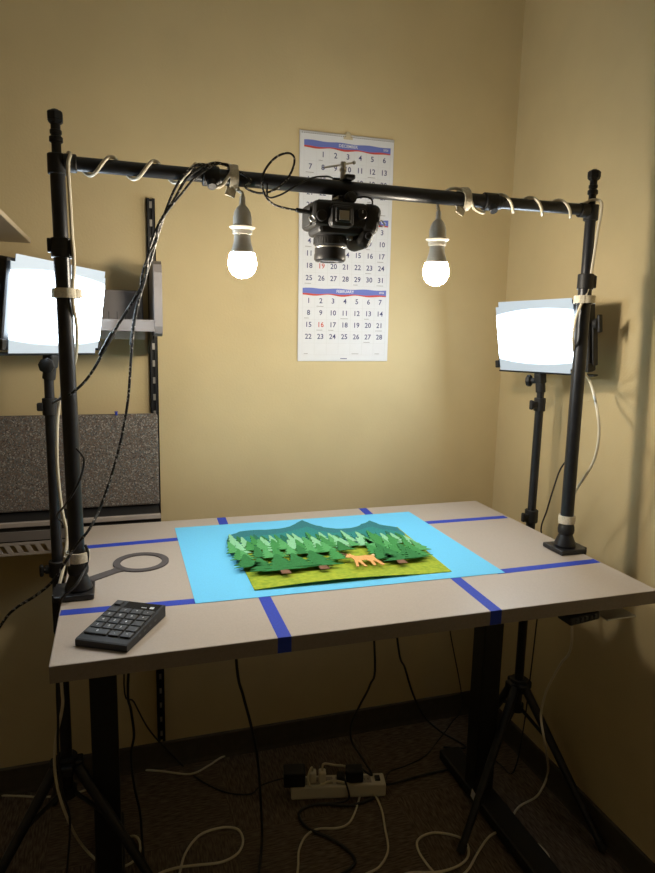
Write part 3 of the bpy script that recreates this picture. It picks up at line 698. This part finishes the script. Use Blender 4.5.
# grey upper shelf tray with rounded end panel
yS = -.28
us = thing('shelf_tray', 'grey metal wall shelf with rounded end panel, behind the left light panel', 'shelf', (-1.6, 0, 1.38))
xe = -1.178
mb = MB(); pl = [(-.012, 1.400), (yS+.03, 1.400), (yS+.008, 1.408), (yS, 1.425), (yS, 1.558), (yS+.008, 1.578), (yS+.03, 1.588), (-.10, 1.588), (-.012, 1.55)]
Mx = Matrix(((0, 0, 1, 0), (1, 0, 0, 0), (0, 1, 0, 0), (0, 0, 0, 1)))
obj('end_panel', MB().prism(pl, xe-.010, xe+.010, Mx), GREYM, us)
obj('tray', MB().bx((-2.05, yS+.006, 1.412), (xe-.010, -.018, 1.418)).bx((-2.05, yS+.003, 1.412), (xe-.010, yS+.008, 1.441), .001), GREYM, us)
bp = obj('back_panel', MB().bx((-2.05, -.10, 1.418), (xe-.030, -.085, 1.520), .002), GREYM, us)
mb = MB()
for k in range(18): mb.bx((-1.60+k*.0215, -.1015, 1.440), (-1.5985+k*.0215, -.10, 1.462))
obj('vent_slots', mb, BLACKM, bp)
obj('bracket', MB().prism([(-.017, 1.411), (-.235, 1.411), (-.225, 1.402), (-.017, 1.345)], xe-.016, xe-.0115, Mx), BLACK, us)
obj('bottom_lip', MB().bx((-2.05, -.20, 1.390), (xe-.030, -.195, 1.4115)), mat('beige_metal', (.50, .45, .38), .5), us)
# lower perforated shelf at desk height
ls = thing('shelf_tray', 'grey metal wall shelf with slotted front lip, just behind the desk', 'shelf', (-1.7, 0, .84))
xe2 = -1.176
obj('tray', MB().bx((-2.15, -.160, .896), (xe2, -.018, .901)), BLACKM, ls)
obj('front_lip', MB().bx((-2.15, -.174, .893), (xe2, -.160, .905), .001), GREYL, ls)
obj('groove', MB().bx((-2.15, -.168, .851), (xe2, -.163, .8955)), BLACKM, ls)
obj('front_plate', MB().bx((-2.15, -.173, .855), (xe2, -.168, .881), .0008), GREYM, ls)
mb = MB(); k = 0
while -2.13+k*.025 < xe2-.01:
    xx = -2.13+k*.025; d = .0125
    mb.add([(xx+.012, -.1725, .822), (xx+.012+d, -.1725, .822), (xx+d, -.1725, .846), (xx, -.1725, .846), (xx+.012, -.169, .822), (xx+.012+d, -.169, .822), (xx+d, -.169, .846), (xx, -.169, .846)], [[0, 1, 2, 3], [4, 5, 6, 7], [0, 1, 5, 4], [1, 2, 6, 5], [2, 3, 7, 6], [3, 0, 4, 7]]); k += 1
mb.bx((-2.15, -.1725, .844), (xe2, -.169, .851)).bx((-2.15, -.1725, .816), (xe2, -.169, .823))
obj('slotted_lip', mb, GREYL, ls)
obj('bracket', MB().prism([(-.017, .895), (-.160, .895), (-.15, .875), (-.017, .80)], -1.180, -1.1765, Mx), BLACK, ls)
# tack board
tk = tag(obj('tack_board', MB().box((-1.66, -.048, 1.039), (.975, .032, .268), .006, Matrix.Rotation(rad(-2), 3, 'X')), TWEED), 'speckled grey fabric board standing on the lower wall shelf', 'board')
p = V((-1.287, -.060, 1.172))
tag(obj('push_pin', MB().cyl(p, p+V((0, 0, .008)), .0035).cyl(p+V((0, 0, .008)), p+V((0, 0, .011)), .005), TAPE), 'tiny blue pin on the top edge of the speckled board', 'pin')
# upper shelf corner
a = atY((31, 240), 0)
sh = thing('wall_shelf', 'beige wall shelf corner high up at the left edge of the photo', 'shelf', (a.x-.3, -.15, a.z))
obj('board', MB().bx((a.x-.7, -.62, a.z-.009), (a.x, -.001, a.z+.003), .002), mat('beige_laminate', (.50, .42, .30), .5), sh)
obj('bracket', MB().prism([(-.001, a.z-.009), (-.30, a.z-.009), (-.28, a.z-.02), (-.001, a.z-.06)], a.x-.16, a.x-.156, Mx), GREYM, sh)

# ------------------------------------------------------------------ black cables above the desk
yb = YR-.028
c1 = thing('power_cable', 'black cable with inline connector sagging from the crossbar to the left stand', 'cable', Y((188, 166), yb))
pts = [V((-1.10, YR+.004, ZB+.021)), V((-1.125, YR-.016, ZB+.014))]+[Y(p, yb) for p in ((180, 180), (168, 205), (158, 235), (150, 262), (142, 285), (130, 306), (118, 325))]+[Y((108, 342), -.66), Y((98, 362), -.675), Y((86, 380), -.68), Y((72, 393), -.675), Y((60, 399), -.60), Y((53, 403), -.47)]
obj('cable', MB().path(pts, .0027), BRAID, c1)
a1, a2 = Y((113, 333), -.66), Y((100, 356), -.672); e = (a2-a1).normalized()
obj('connector', MB().cyl(a1, a1+e*.026, .0052).cyl(a1+e*.032, a2, .0052, .0040).cyl(a1+e*.024, a1+e*.034, .0042), BLACKM, c1)
pts = [V((-1.06, YR+.006, ZB+.024)), V((-1.085, YR-.004, ZB+.025)), V((-1.113, YR-.018, ZB+.012))]+[Y(p, yb-.006) for p in ((187, 178), (174, 200), (160, 222), (149, 250), (146, 275), (139, 300), (134, 325), (131, 360), (128, 400), (121, 440), (110, 480), (100, 508))]+[Y((90, 528), -.70), Y((77, 545), -.69), Y((66, 561), -.685), Y((52, 582), -.66), Y((35, 596), -.64), Y((16, 608), -.63), Y((3, 622), -.62), Y((-20, 660), -.6)]
cord('power_cable', 'twisted black and white cable running from the crossbar down past the left clamp base', 'cable', pts, .0028, BRAID)
pts = [V((-1.05, YR-.004, ZB+.0215)), V((-1.085, YR-.017, ZB+.020)), Y((195, 178), yb-.010), Y((183, 192), yb-.010), Y((167, 212), yb-.012), Y((158, 228), yb-.012), Y((157, 240), yb-.012), Y((150, 252), yb-.012), Y((146, 262), yb-.010), Y((142, 275), yb), Y((140, 292), yb), Y((134, 318), yb), Y((130.5, 345), yb)]
cord('usb_cable', 'thin braided cable looped beside the other cables below the crossbar', 'cable', pts, .0022, BRAID)
# looped camera lead
pts = [V((-1.055, YR-.016, ZB+.016)), V((-1.02, YR-.026, ZB-.006)), Y((245, 187), YR-.03), Y((258, 193), YR-.03), Y((272, 191), YR-.032), Y((285, 182), YR-.032), Y((293, 168), YR-.032), Y((294, 157), YR-.032), Y((287, 153), YR-.032), Y((275, 158), YR-.034), Y((265, 170), YR-.036), Y((262, 182), YR-.038), Y((265, 195), YR-.040), Y((273, 204), YR-.042), Y((285, 208), YR-.042), Y((296, 210), YR-.040), V((cx-.068, cy-.03, ZK+.014))]
cl_ = thing('camera_cable', 'braided cable looping above the crossbar into the side of the camera', 'cable', pts[0])
obj('cable', MB().path(pts, .0022), BRAID, cl_)
obj('plug', MB().cyl(pts[-2], pts[-1], .0045), BLACKM, cl_)
pts = [V((-.985, YR-.018, ZB-.008)), Y((268, 197), YR-.036), Y((280, 195), YR-.034), Y((296, 186), YR-.030), Y((312, 178), YR-.022), V((-.86, YR-.012, ZB+.018)), V((-.84, YR+.01, ZB+.021))]
cord('shutter_cable', 'thin black cable lying across the crossbar left of the clamp', 'cable', pts, .0019, CABLEB)
pts = [V((cx+.066, cy-.03, ZK+.034)), V((cx+.066, cy-.03, ZK+.048)), V((cx+.054, cy-.026, ZB-.019)), V((cx+.034, cy-.016, ZB-.021))]
cord('shutter_cable', 'short black cable arching over the right side of the camera', 'cable', pts, .0019, CABLEB)
# cables by the left stand
pts = [Y((76, 448), -.70), Y((82, 455), -.70), Y((84, 462), -.70), Y((80, 480), -.69), Y((72, 495), -.685), Y((63, 508), -.62), Y((57, 516), -.54), Y((63, 524), -.5), Y((68, 536), -.5), Y((66, 546), -.52)]
cord('power_cable', 'thin black cable hooked round the middle of the left post', 'cable', pts, .0021, CABLEB)
pts = [Y((85, 545), -.665), Y((88, 553), -.665), Y((86, 566), -.668), Y((76, 585), -.70), Y((62, 598), -.70), V((-1.402, -.69, .875)), V((-1.410, -.68, .84)), Y((57, 690), -.60), Y((58, 720), -.56), Y((58, 748), -.54), Y((62, 790), -.52), Y((70, 825), -.50), V((-1.45, -.48, .02)), V((-1.50, -.42, .006)), V((-1.60, -.36, .006))]
cord('power_cable', 'black cable bending over the left desk edge by the clamp base', 'cable', pts, .0028, CABLEB)
# cables right stand
pts = [atX((567, 460), -.155), atX((560, 470), -.15), atX((553, 490), -.14), atX((547, 510), -.13), atX((541, 530), -.125), V((-.11, -.47, .80)), V((-.10, -.44, .6)), V((-.10, -.43, .42)), V((-.105, -.42, .2)), V((-.10, -.38, .03)), V((-.10, -.31, .006)), V((-.11, -.22, .006))]
cord('power_cable', 'thin black cable hanging between the right post and the right stand', 'cable', pts, .0022, CABLEB)
pts = [V((-.09, -.42, 1.40)), V((-.06, -.40, 1.28)), V((-.05, -.42, 1.1)), V((-.06, -.44, .95)), V((-.09, -.45, .8))]

# ------------------------------------------------------------------ floor: power strip and cables
s0, s1 = Z((291, 801), 0), Z((386, 797), 0); s0.y -= .0
sx = V((s1.x-s0.x, s1.y-s0.y, 0)).normalized(); SB = Matrix((sx, V((-sx.y, sx.x, 0)), V((0, 0, 1)))).transposed()
Lst = (s1-s0).length
ps = thing('power_strip', 'beige power strip full of plugs on the carpet under the desk', 'power strip', (s0+s1)/2+SB @ V((0, .03, 0)), basis=SB)
sc_ = (s0+s1)/2+SB @ V((0, .03, 0))
obj('housing', MB().box((0, 0, .021), (Lst, .056, .042), .005), WHITEP, ps)
ol = []
for k in range(6):
    x = -Lst/2+.035+k*.040
    o = obj('outlet', MB().box((x, 0, .0422), (.030, .032, .001), .0003), GREYL, ps)
    obj('socket_holes', MB().box((x-.006, 0, .0428), (.002, .008, .0006)).box((x+.006, 0, .0428), (.002, .008, .0006)), BLACKM, o)
sw = obj('switch', MB().box((Lst/2-.024, 0, .044), (.016, .022, .006), .001), BLACKM, ps)
def S_(x, y, z): return sc_+SB @ V((x, y, z))
def plugbox(parent, x, d, m, z=.0432): return obj('plug', MB().box(S_(x, 0, z+d[2]/2), d, .004, SB), m, parent)
t = thing('power_adapter', 'black adapter block plugged into the left end of the power strip', 'adapter', S_(-Lst/2+.02, 0, .043))
obj('block', MB().box(S_(-Lst/2+.010, -.004, .043+.024), (.066, .050, .048), .004, SB), BLACKM, t)
pts = [S_(-Lst/2-.022, -.004, .06)]+[Z((262, 785), .02), Z((250, 794)), Z((225, 792)), Z((200, 780)), Z((182, 765))]+[Y((165, 748), -.12), Y((148, 728), -.15), Y((134, 702), -.18), Y((124, 684), -.21), V((-1.262, -.25, .85))]
obj('cord', MB().path(pts, .0024), CABLEB, t)
t = thing('power_cable', 'white cord arching up over the power strip then snaking to the front', 'cord', S_(-.03, 0, .043))
xpl = -Lst/2+.075
plugbox(t, xpl+.022, (.022, .026, .034), WHITEP)
pts = [S_(xpl+.022, 0, .076), S_(xpl+.026, 0, .100), Z((334, 765), .09), Z((347, 767), .07), Z((356, 777), .04), Z((360, 792), .006), Z((357, 806)), Z((350, 822)), Z((338, 828)), Z((318, 829)), Z((306, 836)), Z((299, 850)), Z((298, 868)), Z((294, 900))]
obj('cable', MB().path(pts, .0032), CABLEW, t)
t = thing('power_cable', 'white cord dropping across the power strip front then running right and forward', 'cord', S_(-.06, 0, .043))
plugbox(t, xpl-.008, (.022, .026, .034), WHITEP)
pts = [S_(xpl-.008, 0, .076), S_(xpl-.012, -.004, .092), S_(xpl-.024, -.02, .07), S_(xpl-.016, -.034, .050), S_(xpl+.010, -.028, .047), S_(xpl+.05, -.012, .050), S_(xpl+.10, -.024, .047), Z((372, 793), .01), Z((381, 808)), Z((385, 828)), Z((388, 850)), Z((380, 866)), Z((366, 874)), Z((330, 890))]
obj('cable', MB().path(pts, .0032), CABLEW, t)
t = thing('power_cable', 'black cord hanging from under the desk to the right side of the power strip', 'cord', S_(.06, 0, .043))
plugbox(t, .050, (.052, .040, .040), BLACKM)
pts = [S_(.07, 0, .08), Z((372, 775), .08), Z((362, 758), .12), Y((352, 742), -.25), Y((351, 725), -.25), Y((360, 705), -.26), Y((370, 685), -.28), Y((375, 660), -.31), V((-.62, -.34, .85))]
obj('cable', MB().path(pts, .0035), CABLEB, t)
t = thing('power_cable', 'short black plug standing in the middle of the power strip', 'plug', S_(.0, 0, .043))
plugbox(t, .008, (.024, .028, .022), BLACKM)
pts = [S_(.008, 0, .064), S_(.010, -.01, .074), S_(.02, -.03, .055), S_(.03, -.042, .012), S_(.0, -.05, .004), S_(-.07, -.05, .004)]
obj('cable', MB().path(pts, .003), CABLEB, t)
t = thing('strip_cable', 'thick black cord curling from the power strip toward the front', 'cord', S_(Lst/2, 0, .02))
pts = [S_(.11, -.038, .006), Z((352, 805), .006), Z((320, 804), .006), Z((304, 808), .006), Z((299, 816), .006), Z((308, 828), .006), Z((330, 838), .006), Z((348, 850), .006), Z((355, 862), .006), Z((345, 872), .006), Z((320, 885), .006)]
obj('cable', MB().path(pts, .0042), CABLEB, t)
pts = [V((-.20, -.33, .006)), Z((482, 768), .006), Z((466, 767), .006), Z((440, 771), .006), Z((415, 777), .006), Z((395, 783), .010), S_(Lst/2+.006, .0, .02)]
tag(obj('strip_cable', MB().path(pts, .0036), CABLEB), 'thick black cable running from the power strip right end behind the right desk leg', 'cable')
pts = [V((-.24, -.17, .006)), Z((466, 747), .008), Y((440, 731), -.09), Y((424, 716), -.10), Y((413, 694), -.13), Y((405, 668), -.18), Y((398, 645), -.22), V((-.52, -.25, .85))]
cord('power_cable', 'black cord swooping from under the desk to the carpet behind the right leg', 'cord', pts, .0036, CABLEB)
pts = [V((-.32, -.33, .85)), V((-.33, -.30, .60)), Y((462, 700), -.2), Y((452, 722), -.14), Z((437, 742)), Z((425, 756)), Z((405, 766)), Z((389, 772), .008), S_(Lst/2+.004, .01, .008)]
cord('power_cable', 'thin black wire trailing across the carpet right of the power strip', 'cord', pts, .002, CABLEB)
pts = [V((-1.037, -.52, .85)), Y((237, 668), -.50), Y((243, 695), -.48), Y((251, 725), -.46), Y((257, 755), -.44), Y((260, 790), -.43), Z((262, 830), .05), Z((261, 855), .006), Z((258, 880), .006)]
cord('power_cable', 'black cord hanging straight from under the desk left of the power strip', 'cord', pts, .0038, CABLEB)
pts = [V((-1.255, -.45, .85)), Y((128, 685), -.42), Y((131, 710), -.40), Y((134, 735), -.39), Y((131, 755), -.39), Y((134, 785), -.38), Y((140, 812), -.38), Y((142, 838), -.38), Z((144, 858), .03), Z((150, 890), .006)]
cord('power_cable', 'black cord hanging from under the desk beside the left desk leg', 'cord', pts, .0034, CABLEB)
pts = [Z((-15, 795)), Z((20, 796)), Z((45, 797)), Z((75, 793)), Z((92, 788))]
cord('extension_cord', 'white cord lying flat along the wall at the far left carpet', 'cord', pts, .003, CABLEW)
pts = [Z((118, 775)), Z((135, 770)), Z((160, 771)), Z((190, 774)), Z((208, 766)), Z((222, 757)), Z((236, 753))]
cord('extension_cord', 'white cord on the carpet near the wall behind the left leg', 'cord', pts, .003, CABLEW)
pts = [Z((176, 900)), Z((180, 872)), Z((186, 852)), Z((200, 835)), Z((220, 828)), Z((237, 829)), Z((243, 840)), Z((238, 853)), Z((222, 862)), Z((198, 865), .010), Z((176, 868), .010), Z((155, 876)), Z((120, 900))]
cord('extension_cord', 'white cord looped on the carpet between left leg and power strip', 'cord', pts, .0034, CABLEW)
pts = [Z((455, 905)), Z((445, 885)), Z((430, 868)), Z((419, 852)), Z((418, 840)), Z((432, 833)), Z((452, 835)), Z((466, 842)), Z((468, 856)), Z((458, 866)), Z((438, 872), .01), Z((410, 873)), Z((390, 880))]
cord('extension_cord', 'white cord looped on the carpet in front of the right leg', 'cord', pts, .0034, CABLEW)

# ------------------------------------------------------------------ light and view
w = bpy.data.worlds.new('room_dark'); S.world = w; w.use_nodes = True
w.node_tree.nodes['Background'].inputs['Color'].default_value = (.02, .02, .02, 1)
S.view_settings.view_transform = 'Standard'; S.view_settings.look = 'None'
S.view_settings.gamma = 1; S.view_settings.exposure = 0
try: S.view_settings.use_curve_mapping = False
except Exception: pass
S.cycles.max_bounces = 8; S.cycles.diffuse_bounces = 4; S.cycles.sample_clamp_indirect = 6
